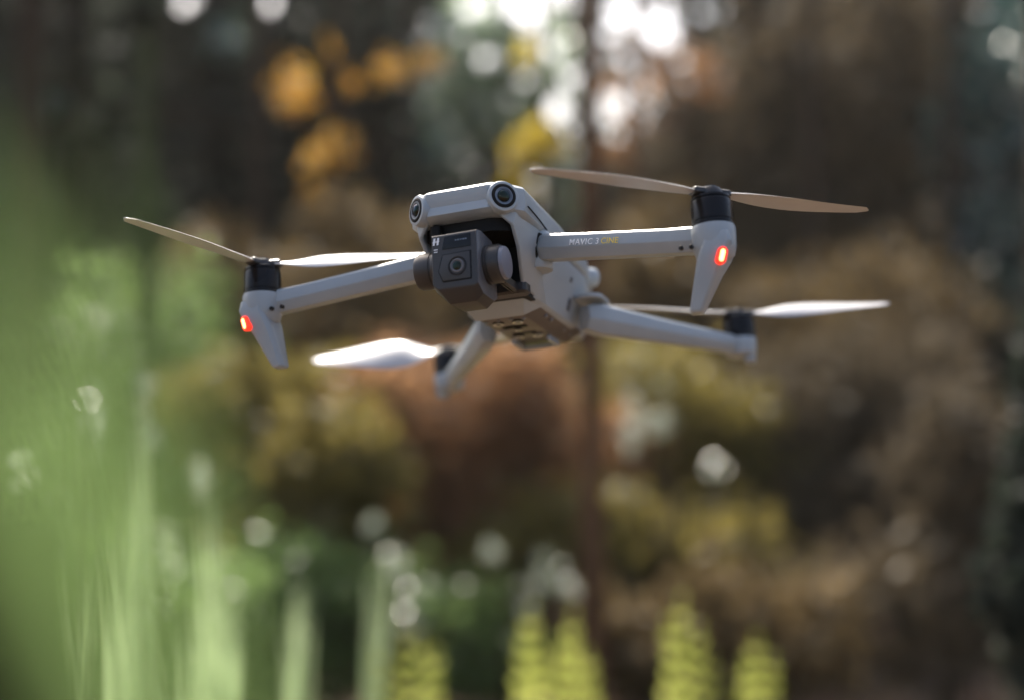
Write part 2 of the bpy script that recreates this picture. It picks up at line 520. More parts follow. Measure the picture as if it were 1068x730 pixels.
def g0(px, d, z=0.0):
    p = at(px, 365, d); return (p.x, p.y, z)
def lump(px, py, d, rpx, rpy, n, rd=None):
    s_ = d / FPX
    return (tuple(at(px, py, d)), (rpx * s_, rd if rd else max(rpx, rpy) * s_ * .7, rpy * s_), n)

# ------------------------------------------------------------------ trees
def up(px, d, z, lean=0.0):
    p = at(px + lean, 365, d); return (p.x, p.y, z)
tree("slender_tree", g0(618, 4.5), up(610, 4.5, 7.5), .044, .036, M['bark_brown'], "slender brown trunk standing directly behind the drone", lumps=[((.5, 4.7, 5.4), (1.1, 1.0, .7), 600), ((-.1, 4.9, 6.4), (1.0, 1, .8), 600)], leaf=L['green'], size=.12, wob=.01)
tree("dark_tree", g0(1110, 3.0), up(1150, 3.0, 6), .10, .08, M["bark_black"], "black leafy trunk cut off by the right edge", lumps=[lump(1075, 400, 2.9, 22, 60, 260), lump(1070, 520, 2.9, 26, 70, 340), lump(1062, 650, 2.9, 34, 80, 420), ((1.7, 3.3, 5.2), (.9, .9, .7), 300)], leaf=L["dark"], size=.08, wob=.02)
tree("brown_tree", g0(150, 6), up(146, 6, 6.5), .045, .04, M['bark_moss'], "narrow mossy trunk at the upper left before dark evergreens", lumps=[lump(120, 120, 6, 30, 26, 90), lump(165, 240, 6, 26, 30, 90), lump(140, 20, 6, 30, 26, 80), ((-1.8, 6, 5.4), (1.1, 1, .8), 600)], leaf=L['dark'], size=.12, wob=.01)
tree("maple_tree", g0(345, 8), up(352, 8, 5), .055, .02, M['bark'], "young maple with orange autumn leaves above the left rotor",
     lumps=[lump(300, 100, 8, 44, 50, 150), lump(335, 150, 8, 46, 40, 150), lump(428, 75, 7.9, 42, 32, 100), lump(365, 60, 8.2, 50, 34, 30), lump(340, 200, 8, 30, 34, 30)], leaf=L['orange'], size=.055)
tree("hazel_tree", g0(566, 9), up(560, 9, 5), .05, .02, M['bark'], "small tree with bright yellow leaves behind the drone's nose",
     lumps=[lump(556, 162, 8.4, 26, 28, 420), lump(535, 195, 8.4, 20, 14, 90), lump(545, 60, 9, 30, 30, 30)], leaf=L['yellow'], size=.08)
tree("rowan_tree", g0(662, 8.6), up(655, 8.6, 5), .05, .02, M['bark_brown'], "thin tree with rusty brown leaves right of the slender trunk",
     lumps=[lump(645, 150, 8.6, 18, 36, 120), lump(668, 105, 8.6, 40, 22, 110), lump(720, 80, 8.6, 40, 26, 140)], leaf=L['russet'], size=.08)
tree("birch_tree", g0(520, 10), up(512, 10, 6), .06, .03, M['bark'], "airy tree of pale green leaves against the sky at the top",
     lumps=[lump(500, 60, 10, 46, 60, 765), lump(565, 70, 10, 40, 60, 586), lump(530, 120, 10, 46, 36, 561), lump(470, 130, 10, 40, 50, 612), lump(590, 180, 10, 26, 50, 408)], leaf=L['pale'], size=.10)
tree("beech_tree", g0(735, 10), up(720, 10, 6), .07, .03, M['bark'], "tree with dry pinkish leaves beside the bright sky gap",
     lumps=[lump(680, 60, 10, 50, 50, 260), lump(740, 110, 10, 50, 40, 240), lump(690, 120, 10, 40, 30, 160)], leaf=L['pink'], size=.10)
tree("yew_tree", g0(70, 9), up(60, 9, 7), .14, .06, M['bark_black'], "dark evergreen filling the upper left corner",
     lumps=[lump(40, 70, 9, 90, 110, 1500), lump(60, 220, 9.2, 90, 90, 800), lump(-20, 300, 9, 80, 120, 700)], leaf=L['dark'], size=.13)
tree("yew_tree", g0(225, 10), up(232, 10, 7), .14, .06, M['bark_black'], "dark evergreen left of the orange maple leaves",
     lumps=[lump(200, 60, 10, 80, 90, 1200), lump(230, 200, 10, 80, 110, 1200), lump(330, 60, 10.4, 80, 80, 900)], leaf=L['dark'], size=.13)
tree("fir_tree", g0(395, 10.5), up(392, 10.5, 7), .12, .05, M['bark_black'], "dark evergreen between the maple and the pale green tree",
     lumps=[lump(400, 110, 10.6, 60, 100, 900), lump(400, 240, 10.6, 70, 70, 800)], leaf=L['dark'], size=.13)
tree("bluegreen_tree", g0(432, 9.5), up(428, 9.5, 6), .06, .03, M['bark'], "bluish green sapling between orange and pale green leaves",
     lumps=[lump(225, 60, 8.6, 30, 30, 130), lump(60, 110, 8.5, 40, 26, 70), lump(430, 110, 9.3, 30, 30, 100), lump(440, 30, 9.5, 40, 40, 160), lump(455, 175, 9.5, 34, 40, 150)], leaf=L['teal'], size=.10)
for (px, lb, lm) in ((770, "brown-leaved oak behind the right front motor", [lump(760, 200, 9.6, 92, 103, 1620), lump(700, 230, 9.6, 69, 80, 900), lump(800, 80, 9.8, 80, 92, 1440)]),
                     (890, "brown-leaved oak between the right motor and the bluish fir", [lump(880, 120, 9.8, 92, 114, 1800), lump(880, 260, 9.8, 103, 92, 1620), lump(940, 40, 10, 80, 69, 1080)])):
    tree("oak_tree", g0(px, 10), up(px, 10, 7), .10, .05, M['bark'], lb, lumps=lm, leaf=L['brown'], size=.12)
tree("fir_tree", g0(1010, 9), up(1005, 9, 7), .10, .04, M['bark'], "bluish green fir near the upper right corner",
     lumps=[lump(1040, 80, 9, 60, 80, 600), lump(1000, 190, 9, 40, 90, 420), lump(1050, 260, 9, 34, 80, 330)], leaf=L['teal'], size=.11)
for i, (px, d, r) in enumerate(((30, 8, .10), (262, 7.5, .04), (845, 8.2, .045), (935, 11, .11), (985, 7.5, .04), (90, 11, .09))):
    tree("bare_trunk", g0(px, d), up(px + (-4, 5, -6, 4, 9, 2)[i], d, 8), r, r * .7, M['bark'],
         ("bare dark trunk among the evergreens near the left edge", "bare dark trunk behind the left front rotor",           "bare dark trunk right of the right front motor", "bare dark trunk in the shade below the brown oaks", "thin bare trunk near the right edge",
          "bare trunk behind the near green leaf")[i], limbs=False, wob=.015)

# ------------------------------------------------------------------ undergrowth
SH = [("flare_glow_bush", 470, 5.6, "russet", "reddish brown bush added for the warm flare glow below the drone's left rear arm", [lump(480, 430, 5.6, 110, 70, 2300), lump(590, 470, 5.9, 90, 50, 900), lump(420, 410, 5.8, 60, 50, 1520), lump(545, 430, 5.7, 50, 70, 1520), lump(480, 530, 5.6, 80, 60, 1710)], .06),  # bush added for lens flare glow, its warmth put into the leaves
      ("olive_bush", 345, 5.2, "olive", "olive yellow bush below the left front leg", [lump(350, 480, 5.2, 80, 60, 2090), lump(260, 430, 5.6, 80, 60, 1900), lump(340, 410, 5.8, 50, 50, 950), lump(330, 570, 5.2, 100, 60, 1900)], .06),
      ("olive_bush", 690, 6.2, "olive", "olive bush below the right rear arm with pale flecks", [lump(700, 420, 6.2, 90, 60, 2470), lump(630, 480, 6.2, 60, 80, 1520), lump(760, 490, 6.2, 80, 60, 1710)], .06),
      ("hazel_bush", 160, 6.0, "green", "green bush behind the near leaf on the left", [lump(150, 380, 6.2, 100, 100, 3040), lump(100, 500, 6, 110, 80, 2280), lump(220, 530, 6, 80, 80, 1900)], .06),
      ("dry_bush", 860, 6.2, "brown", "dull brown bush filling the lower right", [lump(840, 430, 6.4, 90, 70, 2470), lump(930, 420, 6.4, 90, 80, 2470), lump(880, 540, 6.2, 120, 70, 2850)], .06),
      ("dry_bush", 620, 5.4, "olive", "brownish olive bush around the foot of the slender trunk", [lump(590, 560, 5.4, 100, 60, 2470), lump(720, 580, 5.4, 100, 60, 2280), lump(520, 600, 5.3, 70, 50, 1520)], .06),
      ("brown_bush", 1000, 5.0, "brown", "dark brown bush in the lower right corner", [lump(1010, 500, 5, 70, 90, 2090), lump(960, 640, 5, 120, 80, 2850)], .06),
      ("brown_bush", 700, 4.6, "mid", "low brown bush behind the yellow fern tips", [lump(660, 670, 4.8, 90, 60, 2090), lump(800, 660, 4.8, 100, 70, 2090)], .06),
      ("green_bush", 420, 4.8, "green", "low green bush along the bottom left of centre", [lump(420, 650, 4.8, 90, 70, 2090), lump(300, 640, 4.8, 90, 80, 2280), lump(510, 690, 4.8, 70, 40, 1330)], .06),
      ("green_bush", 120, 4.6, "green", "light green bush in the lower left behind the reed clumps", [lump(110, 640, 4.6, 110, 90, 2470), lump(220, 680, 4.6, 90, 70, 1710)], .06)]
SH += [("bramble_bush", 300, 7.2, "mid", "tall brown olive bush behind the left front motor", [lump(300, 320, 7.2, 110, 60, 2470), lump(420, 330, 7.4, 60, 60, 1330), lump(210, 300, 7.4, 80, 70, 1710), lump(380, 240, 7.6, 70, 40, 950)], .06),
       ("bramble_bush", 820, 7.4, "mid", "tall brown olive bush behind the right rear motor", [lump(660, 310, 7.4, 60, 60, 1520), lump(780, 340, 7.4, 90, 60, 2090), lump(920, 330, 7.6, 100, 70, 2090), lump(700, 240, 7.8, 60, 40, 665)], .06)]
for nm, px, d, lf, lb, lm, sz in SH:
    shrub(nm, g0(px, d), lm, L[lf], sz, lb, stems=9)
# pale leaf sprays added as light glints, brightness put into the leaf colour
for px, lb, d_, lm in ((700, "added sprig of pale leaves for light glints below the right arms", 5.0, ((706, 436, 24, 18, 60), (650, 465, 12, 40, 40), (748, 480, 14, 14, 26), (671, 374, 6, 5, 10), (690, 395, 8, 8, 8))),
                       (400, "added sprig of pale leaves for light glints at the bottom left of centre", 4.4, ((390, 555, 12, 12, 26), (416, 585, 18, 16, 34), (430, 640, 24, 14, 30), (512, 577, 12, 9, 16), (440, 610, 14, 14, 20))),
                       (560, "added sprig of pale leaves for light glints left of the slender trunk's foot", 4.6, ((560, 610, 26, 16, 34), (550, 640, 18, 12, 22), (575, 585, 14, 10, 14))),
                       (95, "added sprig of pale leaves for light glints among the tall reeds", 4.2, ((95, 330, 9, 14, 14), (147, 410, 10, 26, 30), (150, 470, 12, 24, 30), (90, 430, 9, 30, 18), (216, 505, 10, 22, 30), (175, 560, 20, 30, 30)))):
    shrub("glint_bush", g0(px, d_), [lump(x, y, d_, rx * 1.3, ry * 1.3, n * 2) for x, y, rx, ry, n in lm], L['glint'], .030, lb, stems=6)
shrub("sun_glint_bush", g0(15, 1.7), [lump(12, 480, 1.7, 12, 14, 9), lump(26, 505, 1.7, 10, 10, 7)], L['glint'], .022, "few pale leaves added as a sun glint at the left edge above the black stump", stems=2)  # leaves added for a sun glint, painted by their pale colour

# tall pale reeds on the left
ST = ((72, 575, 3.4, .055, 4), (130, 460, 3.5, .03, 6), (152, 400, 3.6, .022, -3), (218, 480, 3.5, .045, 5), (228, 570, 3.3, .075, 2), (307, 590, 3.4, .075, 2), (148, 560, 3.2, .07, -8), (196, 610, 3.3, .08, 6), (120, 640, 3.2, .08, 3), (388, 560, 3.6, .04, 2))
LB = ("short pale reed clump nearest the left edge", "tall pale green reed clump, second from the left", "tallest pale reed clump, dotted with light", "pale green reed clump left of the olive bush", "broad pale reed clump at the bottom left", "lone pale reed clump below the left front leg", "leaning pale reed clump beside the tallest one", "short broad reed clump in the thick of the stand", "short reed clump at the left foot of the stand", "short pale reed clump below the olive bush, rightmost of the reeds")
rs = np.random.default_rng(77)
for (px, py, d, w, ln), lb in zip(ST, LB):
    b0 = g0(px, d); bl = []; half = w / d * FPX * .42
    for k in range(18):
        ox = rs.uniform(-half, half); dy = 0 if k == 0 else abs(rs.normal()) * 85
        bl.append((tuple(at(px + ln + ox, py + dy, d + rs.uniform(-.15, .15))), (rs.normal() * .025, rs.normal() * .03, 0), rs.uniform(.004, .012)))
    blade_plant("reed_clump", b0, bl, L['reed'], lb, "reed", "pale reeds on the left")

# ferns along the bottom
FR = ((598, 640, 3.5, "broad yellow green fern just left of the slender trunk", ((0, 0), (-14, 25), (16, 40), (2, 30))),
      (712, 622, 3.4, "tallest yellow green fern, right of the bottom centre", ((0, 0), (18, 30), (-16, 24), (30, 60))),
      (790, 664, 3.5, "short pale fern right of the tallest fern", ((0, 0), (16, 20), (-14, 24))),
      (425, 655, 3.4, "yellow green fern below the glinting sprig", ((0, 0), (30, 22), (-34, 20), (14, 10))),
      (556, 634, 3.4, "pale fern beside the broad fern, on its left", ((0, 0), (-10, 20), (8, 40))))
for px, py, d, lb, tips in FR:
    fern("bracken_fern", g0(px, d), [(tuple(at(px + dx, py + dy, d + .05 * i)), (.02 * (i - 1), .04, 0), .17) for i, (dx, dy) in enumerate(tips)], L['fresh'], lb, "yellow green ferns along the bottom")

# near the lens: one long soft leaf and a dark stump at the left
def near_plant():
    t = empty("arching_plant", (0, .2, 0)); tag(t, "soft green arching leaves close to the lens at the left", "plant")
    for path, w in (([(-150, 110, .084), (-60, 290, .082), (30, 450, .082), (100, 640, .086), (160, 820, .09)], .0034),
                    ([(-60, 470, .10), (40, 570, .098), (120, 650, .10), (200, 760, .10), (230, 840, .10)], .0045),
                    ([(10, 150, .088), (60, 300, .085), (110, 470, .085), (150, 660, .09), (190, 820, .095)], .0026),
                    ([(-140, 150, .078), (-50, 380, .08), (50, 560, .084), (110, 700, .088), (150, 830, .09)], .0036)):
        pts = [np.array(at(*q)) for q in path] + [np.array([-.014, .12, 1.2]), np.array([-.006, .17, .6]), np.array([0, .2, 0])]
        pts = np.array(pts[::-1]); u = np.linspace(0, 1, len(pts)); uu = np.linspace(0, 1, 40)
        p = np.stack([np.interp(uu, u, pts[:, k]) for k in range(3)], 1)
        for k in range(3): p[1:-1] = (p[:-2] + 2 * p[1:-1] + p[2:]) / 4
        ww = w * .5 * np.clip(np.minimum(.25 + uu * 2.2, (1 - uu) * 5), .02, 1)
        tg = np.gradient(p, axis=0); tg /= np.linalg.norm(tg, axis=1, keepdims=True)
        side = np.cross(tg, [0, 1, 0.2]); side /= np.linalg.norm(side, axis=1, keepdims=True)
        v = np.stack([p - side * ww[:, None] + np.array([0, .3, 0]) * ww[:, None], p, p + side * ww[:, None] + np.array([0, .3, 0]) * ww[:, None]], 1).reshape(-1, 3)
        fc = [[i * 3 + k, i * 3 + k + 1, i * 3 + 4 + k, i * 3 + 3 + k] for i in range(39) for k in range(2)]
        mesh_np("leaf_blade", v - np.array([0, .2, 0]), np.array(fc), L['near'], t, smooth=True)
near_plant()
tree("broken_trunk", g0(110, .3), tuple(at(-48, 555, .3)), .042, .029, M["bark_black"], "black broken sapling stump in the bottom left corner", cat="tree stump", limbs=False, wob=.004)


# ------------------------------------------------------------------ faint haze added to stand for lens veil and lift the shadows
VEIL_HAZE = 0.0009
q = MB(); q.box((0, 8, 5.0), (70, 60, 12.5))
hm = bpy.data.materials.new("veil_haze_air"); hm.use_nodes = True; hm.node_tree.nodes.clear()
ho = hm.node_tree.nodes.new("ShaderNodeOutputMaterial"); hv = hm.node_tree.nodes.new("ShaderNodeVolumePrincipled")
hv.inputs["Density"].default_value = VEIL_HAZE; hv.inputs["Color"].default_value = (.95, .90, .82, 1); hv.inputs["Anisotropy"].default_value = 0.3
hm.node_tree.links.new(hv.outputs[0], ho.inputs["Volume"])
tag(q.build("veil_haze", hm, scale=1), kind="stuff")

# ------------------------------------------------------------------ the drone
drone = empty("quadcopter_drone")
tag(drone, "light grey folding camera quadcopter hovering among the trees with red arm lights", "drone")
RM = Matrix(((0.93978114, 0.33880115, -0.04500208), (-0.32080933, 0.9198557, 0.22571412), (0.11786762, -0.19768479, 0.97315361)))
drone.matrix_world = Matrix.Translation((0.018312, 0.910981, CAM_H + 0.050006)) @ RM.to_4x4()

def plan(f, a, w, z, yb=60, wr=0.62, cham=18, n=3):
    """plan outline of the fuselage at height z: front edge, 45 degree corners carrying the eyes, tapering tail"""
    right = [(a, f), (a + (w - a) * .55, f + cham * .42), (w, f + cham), (w, -60), (w, 0), (w * (1 - (1 - wr) * .4), 30), (w * wr, yb)]
    pts = right + [(-x, y) for x, y in right[::-1]]
    return [(x, y, z - (max(0, y + 85) ** 1.15) * 0.075 * max(0, (z + 2)) / 30) for x, y in pts]

# upper shell with the brow that carries the two eyes
b = MB()
lv = [(2.4, -145, 18, 34.5, 15), (4.0, -151.5, 19.5, 37, 16.5), (5.4, -153.4, 20, 38.2, 17), (11, -152.4, 20, 38.8, 17), (17, -154.4, 20.5, 38.8, 18), (19.6, -154.4, 20.5, 38.4, 18), (21.4, -152.6, 20.2, 37.2, 17.5), (26.2, -141, 18.5, 31.5, 15), (28.3, -122, 14, 22, 10)]
b.loft([plan(f, a, w, z, cham=c) for z, f, a, w, c in lv])
shell = b.build("upper_shell", M['shell'], drone, smooth=28)

# seam line of the top cover along the shell's flank and the raised sockets round the eyes
for s in (-1, 1):
    ctr = Vector((s * 29.4, -149.4, 12.3)); nrm = Vector((s * 0.62, -0.78, 0.02))
    mx = frame(ctr, nrm, (0, 0, 1))
    e = MB(); e.lathe([(10.2, -6), (10.2, -0.9), (9.6, 0.2), (8.2, 0.6), (7.7, 0.2)], 0, mx)
    e.build("eye_socket", M['shell'], drone, smooth=40)
    e = MB(); e.lathe([(7.9, -4), (7.8, 0.6), (7.3, 1.0), (6.2, 1.0), (5.6, 0.4), (5.0, 0.1)], 0, mx)
    eye = e.build("vision_sensor", M['black'], drone, smooth=40)
    e = MB(); e.lathe([(5.7, 0.3), (5.7, 0.9), (5.2, 0.9), (4.9, 0.3)], 0, mx); e.build("lens_rim", M['chrome'], eye)
    e = MB(); e.lathe([(4.2, 0.0), (3.9, 1.0), (2.9, 1.8), (1.3, 2.2), (0.05, 2.3)], 0, mx); e.build("lens", M['coated'], eye)
for s in (-1, 1):
    b = MB()
    pts = [(s * 39.3, -132, 9.5), (s * 39.2, -110, 7.6), (s * 39.0, -88, 4.0), (s * 38.7, -80, 1.6)]
    for p, q in zip(pts[:-1], pts[1:]):
        p, q = Vector(p), Vector(q); mx = frame(p, q - p, (0, 0, 1))
        b.box((0, 0, (q - p).length / 2), (0.3, 0.9, (q - p).length), 0, mx)
    b.build("cover_seam", M['black'], drone)

# nose frame: cheeks and chin lip round the gimbal bay
b = MB()
def cheek(s):
    return [(s * x, y, z) for x, y, z in ((34.5, -139, 7), (36.4, -105, 8), (24, -147, 3.5), (32.0, -141, -4), (31.5, -129, -15), (27.8, -113, -35),
            (22.0, -98, -37.5), (17, -84, -47.5), (26.8, -65, -37), (36.3, -60, 8), (33.6, -95, -15), (35.6, -110, -3))]
for s in (-1, 1):
    P_ = cheek(s)
    b.add(P_, [(0, 2, 3), (0, 3, 11, 1), (3, 4, 10, 11), (4, 5, 10), (1, 11, 10, 8, 9), (10, 5, 8), (5, 6, 8), (6, 7, 8)])
D, E_ = cheek(1)[6:8]; D2, E2 = cheek(-1)[6:8]
b.add([D, E_, E2, D2], [(0, 1, 2, 3)])
nose = b.build("nose_frame", M['shell'], drone, smooth=30)
bm = bmesh.new(); bm.from_mesh(nose.data); bmesh.ops.remove_doubles(bm, verts=bm.verts, dist=1e-5)
bmesh.ops.recalc_face_normals(bm, faces=bm.faces)
cen = Vector((0, -0.09, -0.01))
if sum((f.calc_center_median() - cen).dot(f.normal) for f in bm.faces) < 0:
    bmesh.ops.reverse_faces(bm, faces=bm.faces)
bm.to_mesh(nose.data); bm.free()
sol = nose.modifiers.new("thickness", 'SOLIDIFY'); sol.thickness = 0.0028; sol.offset = -1
bv = nose.modifiers.new("bevel", 'BEVEL'); bv.width = 0.0009; bv.segments = 2; bv.limit_method = 'ANGLE'; bv.angle_limit = R(25)

# lower hull
b = MB()
def hull(y, k=1.0, dz=0.0):
    h = [(35.8 * k, 0), (36.0 * k, -4), (32.5 * k, -17), (29.3 * k, -28), (26.8 * k, -37 + dz), (24 * k, -39 + dz)]
    return [(x, y, z) for x, z in h] + [(-x, y, z) for x, z in h[::-1]]
b.loft([hull(-90), hull(-60), hull(0), hull(30, .86, 2), hull(60, .62, 6)])
b.build("lower_hull", M['shell'], drone, bevel=0.5, smooth=30)
# dark recessed marks, screws and ports on the flank
for s in (-1, 1):
    nrm = Vector((s * 1, 0, -0.27))
    for (y, z, w, h) in ((-22, -27, 5, 9), (-28, -11, 3.2, 3.6)):
        fm = MB(); x = 35.2 + (z + 8) * 0.285
        fm.box((0, 0, 0), (h, w, 0.8), 0, frame((s * (x + 0.25), y, z), nrm, (0, 0, 1)), ch=.3)
        fm.build("side_port", M['mid'], drone)

# belly plate with its sensors
b = MB()
def belly(z, k, y0, y1, w):
    return [(w, y0, z), (w, y1, z), (-w, y1, z), (-w, y0, z)]
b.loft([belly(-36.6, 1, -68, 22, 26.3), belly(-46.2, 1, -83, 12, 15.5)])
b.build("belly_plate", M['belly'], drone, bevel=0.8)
def downlook(x, y, r, nm):
    mx = frame((x, y, -46.1), (0, 0, -1), (1, 0, 0))
    q = MB(); q.lathe([(r * 1.25, -1), (r * 1.25, .7), (r * 1.15, 1.1), (r * 1.0, 1.1), (r * .95, .2)], 0, mx)
    o = q.build(nm, M['motor'], drone)
    q = MB(); q.lathe([(r * 1.12, 0), (r * 1.12, 1.5), (r * .86, 1.5), (r * .84, .1)], 0, mx); q.build("glint_rim", M['rim_glint'], o)
    q = MB(); q.lathe([(r * .8, -1), (r * .8, .3), (r * .45, 1.2), (.05, 1.5)], 0, mx); q.build("lens", M['coated'], o)
for x, y in ((-7, -68), (7, -68), (-7, -26), (7, -26)): downlook(x, y, 3.4, "downward_sensor")
downlook(0, -47, 2.2, "landing_lamp")
for k in range(5):
    q = MB(); q.box((0, -57 + k * 2.6 + (13.5 if k > 2 else 0), -46.3), (17, 1.0, .6), 0)
    q.build("belly_vent", M['black'], drone)
q = MB(); q.box((-9.5, -47, -46.4), (6, 7, .5), 0, None, ch=.15); q.build("belly_label", M['mid'], drone)
b = MB()
for s in (-1, 1):
    b.box((s * 13, -10, -48.2), (3.2, 22, 4.2), 0, None, ch=1.0)
b.box((0, 0, -48.8), (26, 3.2, 3.4), 0, None, ch=1.0)
b.build("landing_pad", M['arm'], drone)
for x, y in ((21.8, -52), (21.8, -40), (-21.8, -52), (-21.8, -40), (21, -8), (21, 6), (13, -74), (-13, -74), (5, -76), (-4, -76)):
    b = MB(); z = -46.2 if abs(x) < 15 else -41
    b.lathe([(1.5, -.6), (1.5, .8), (.9, 1.1)], 0, frame((x, y, z), (0.45 * (1 if x > 15 else -1 if x < -15 else 0), 0, -1), (0, 1, 0)), seg=14)
    b.build("belly_screw", M['chrome'], drone)

# tail: battery block with its rounded rear sensors
b = MB()
b.box((0, 44, 3), (46, 44, 26), 0, None, ch=6)
b.build("battery", M['mid'], drone)
for s in (-1, 1):
    e = MB(); e.lathe([(7.5, -12), (7.8, -2), (7.2, 6), (5.6, 8.5), (3.0, 9)], 0, frame((s * 31, 24, 5), (s * .75, .65, 0), (0, 0, 1)))
    o = e.build("rear_sensor", M['shell'], drone, smooth=50)
    e = MB(); e.lathe([(4.4, 8), (4.2, 9.6), (2.5, 10.4), (.05, 10.6)], 0, frame((s * 31, 24, 5), (s * .75, .65, 0), (0, 0, 1)))
    e.build("lens", M['glass'], o)

# gimbal bay
b = MB()
b.prism([(32, 2), (32, -14), (26, -37), (-26, -37), (-32, -14), (-32, 2)], 1, -102, -88)
b.prism([(-28, -136), (-17, -142), (17, -142), (28, -136), (28, -95), (-28, -95)], 2, -6, 3.4)
b.prism([(26, -101), (-26, -101), (-26, -86), (26, -86)], 2, -39, -34)
b.build("gimbal_bay", M['black'], drone)
b = MB()
b.box((-18.5, -143.5, -2.6), (7, 7, 9), 0, None, ch=2)
b.build("gimbal_stop", M['black'], drone)

# gimbal: yoke, roll and tilt motors and the camera block
gim = MB()
gim.box((0, -108, -22), (22, 18, 20), 0, None, ch=4)
gim.box((21, -122, -36), (5, 28, 7), 0, None, ch=2)
gim.box((12, -108, -36), (34, 12, 8), 0, None, ch=2.5)
gimbal = gim.build("gimbal_yoke", M['dark'], drone)
CX = 2.0
b = MB()
def face(y, g, zt, zb, cl):
    x0, x1 = CX - 15 + g, CX + 15 - g
    return [(x0, y, zt - g), (x1, y, zt - g), (x1, y, zb + cl * .45), (x1 - cl * .5, y, zb + g * .3), (x0 + cl, y, zb + g * .3), (x0, y, zb + cl)]
b.loft([face(-166.5, 0.6, -12.8, -47, 3.2), face(-165.6, 0, -12.2, -48.6, 5), face(-159.5, -0.4, -11.8, -55.0, 9), face(-140, 0, -12.5, -55.5, 10), face(-127, 2.5, -15, -50, 9)], 0)
for p in range(len(b.f)): pass
camb = b.build("camera_block", [M['dark'], M['mid']], drone, bevel=0.7, smooth=30)
for p in camb.data.polygons:
    if p.normal.x > 0.8 : p.material_index = 1
YF = -166.6
def fx(u): return CX - 15 + u
def fz(v): return -12.4 - v
# tele window
q = MB(); q.prism([(fx(9), fz(1.8)), (fx(26.0), fz(1.8)), (fx(26.0), fz(9.8)), (fx(7.2), fz(9.8))], 1, YF - .35, YF + 1)
win = q.build("tele_window", M['glass'], drone, bevel=.15)
for i, (u0, u1, v) in enumerate(((16, 24, 4.6), (17, 23, 6.0))):
    pass
# main lens panel
q = MB(); q.prism([(fx(7.2), fz(13)), (fx(26), fz(12.4)), (fx(26), fz(30.5)), (fx(7.0), fz(30.5)), (fx(4.2), fz(23.5))], 1, YF - .5, YF + 1)
pan = q.build("lens_panel", M['motor'], drone, bevel=.4)
q = MB(); q.prism([(fx(7.9), fz(13.7)), (fx(25.3), fz(13.1)), (fx(25.3), fz(29.8)), (fx(7.6), fz(29.8)), (fx(5.0), fz(23.5))], 1, YF - .75, YF + 1)
q.build("panel_face", M['dark'], pan, bevel=.3)
mxl = frame((fx(17), YF - .7, fz(21.4)), (0, -1, 0), (1, 0, 0))
q = MB(); q.lathe([(6.1, -1), (6.1, .25), (5.6, .5), (5.1, .3), (4.9, -.2)], 0, mxl); q.build("lens_ring", M['motor'], pan)
q = MB(); q.lathe([(4.5, -1), (4.4, .3), (3.8, .75), (3.2, .5), (2.9, .2)], 0, mxl); q.build("lens_barrel", M['mid'], pan)
q = MB(); q.lathe([(2.9, -1), (2.8, .35), (1.6, .75), (.05, .9)], 0, mxl); q.build("lens", M['coated'], pan)
# the H emblem: two leaning posts and a broken bar
q = MB()
hx, hv = 3.4, 4.2
for dx in (-1.25, 1.25):
    q.prism([(fx(hx + dx - .6 - .35), fz(hv + 2.2)), (fx(hx + dx + .6 - .35), fz(hv + 2.2)), (fx(hx + dx + .6 + .35), fz(hv - 2.2)), (fx(hx + dx - .6 + .35), fz(hv - 2.2))], 1, YF - .12, YF + .4)
q.prism([(fx(hx - 2.3), fz(hv + .55)), (fx(hx + 2.1), fz(hv + .2)), (fx(hx + 2.2), fz(hv - .4)), (fx(hx - 2.2), fz(hv - .05))], 1, YF - .1, YF + .4)
for k in range(2):
    q.box((fx(3.0), YF, fz(9.3 + k * 1.5)), (2.6 - .3 * k, .24, .55))
q.build("maker_emblem", M['white'], camb)
q = MB()
for k, (u, w) in enumerate(((16.5, 1.0), (18.2, 1.2), (19.9, 0.8), (21.4, 1.1), (23.0, 1.2))):
    q.box((fx(u), YF - .3, fz(5.0)), (w, .3, .7))
q.build("window_print", M['alloy'], win)
# tilt motor on the camera's left, with its light cap
mx = frame((CX + 12, -149, -30.5), (1, 0, 0.0), (0, 0, 1))
q = MB(); q.lathe([(11.6, 0), (12.2, 1), (12.2, 5.2), (11.6, 5.5), (11.6, 6.1), (12.0, 6.4), (12.0, 11.5), (11.2, 13), (10.2, 13.3)], 0, mx, seg=56)
tm = q.build("tilt_motor", M['dark'], drone)
q = MB(); q.lathe([(10.2, 12), (10.4, 14.5), (9.9, 15.6), (9.0, 15.9), (.05, 16.0)], 0, mx, seg=56); q.build("motor_cap", M['cap'], tm)
mx = frame((CX - 12, -149, -29), (-1, 0, 0), (0, 0, 1))
q = MB(); q.lathe([(12.2, 0), (12.4, 4), (12.0, 6), (11.2, 7), (11.2, 8), (11.6, 8.5), (11.6, 16.5), (10.6, 18.5), (.05, 18.6)], 0, mx, seg=56)
q.build("tilt_motor", M['dark'], drone)

# arms
HUB_F, HUB_R = (153.2, -128.4, 0.0), (124.7, 128.3, -11.5)
SEC = [(-4.8, 8.6), (4.6, 8.6), (6.8, 5.5), (7.2, -1.5), (5.0, -8.2), (-3.6, -8.2), (-7.4, -1.2), (-6.5, 6.6)]
def lengthwise(sections, mi=0, bld=None):
    rings = [[(x, y * ky, z * kz + dz) for y, z in SEC] for x, ky, kz, dz in sections]
    bld.loft(rings, mi)

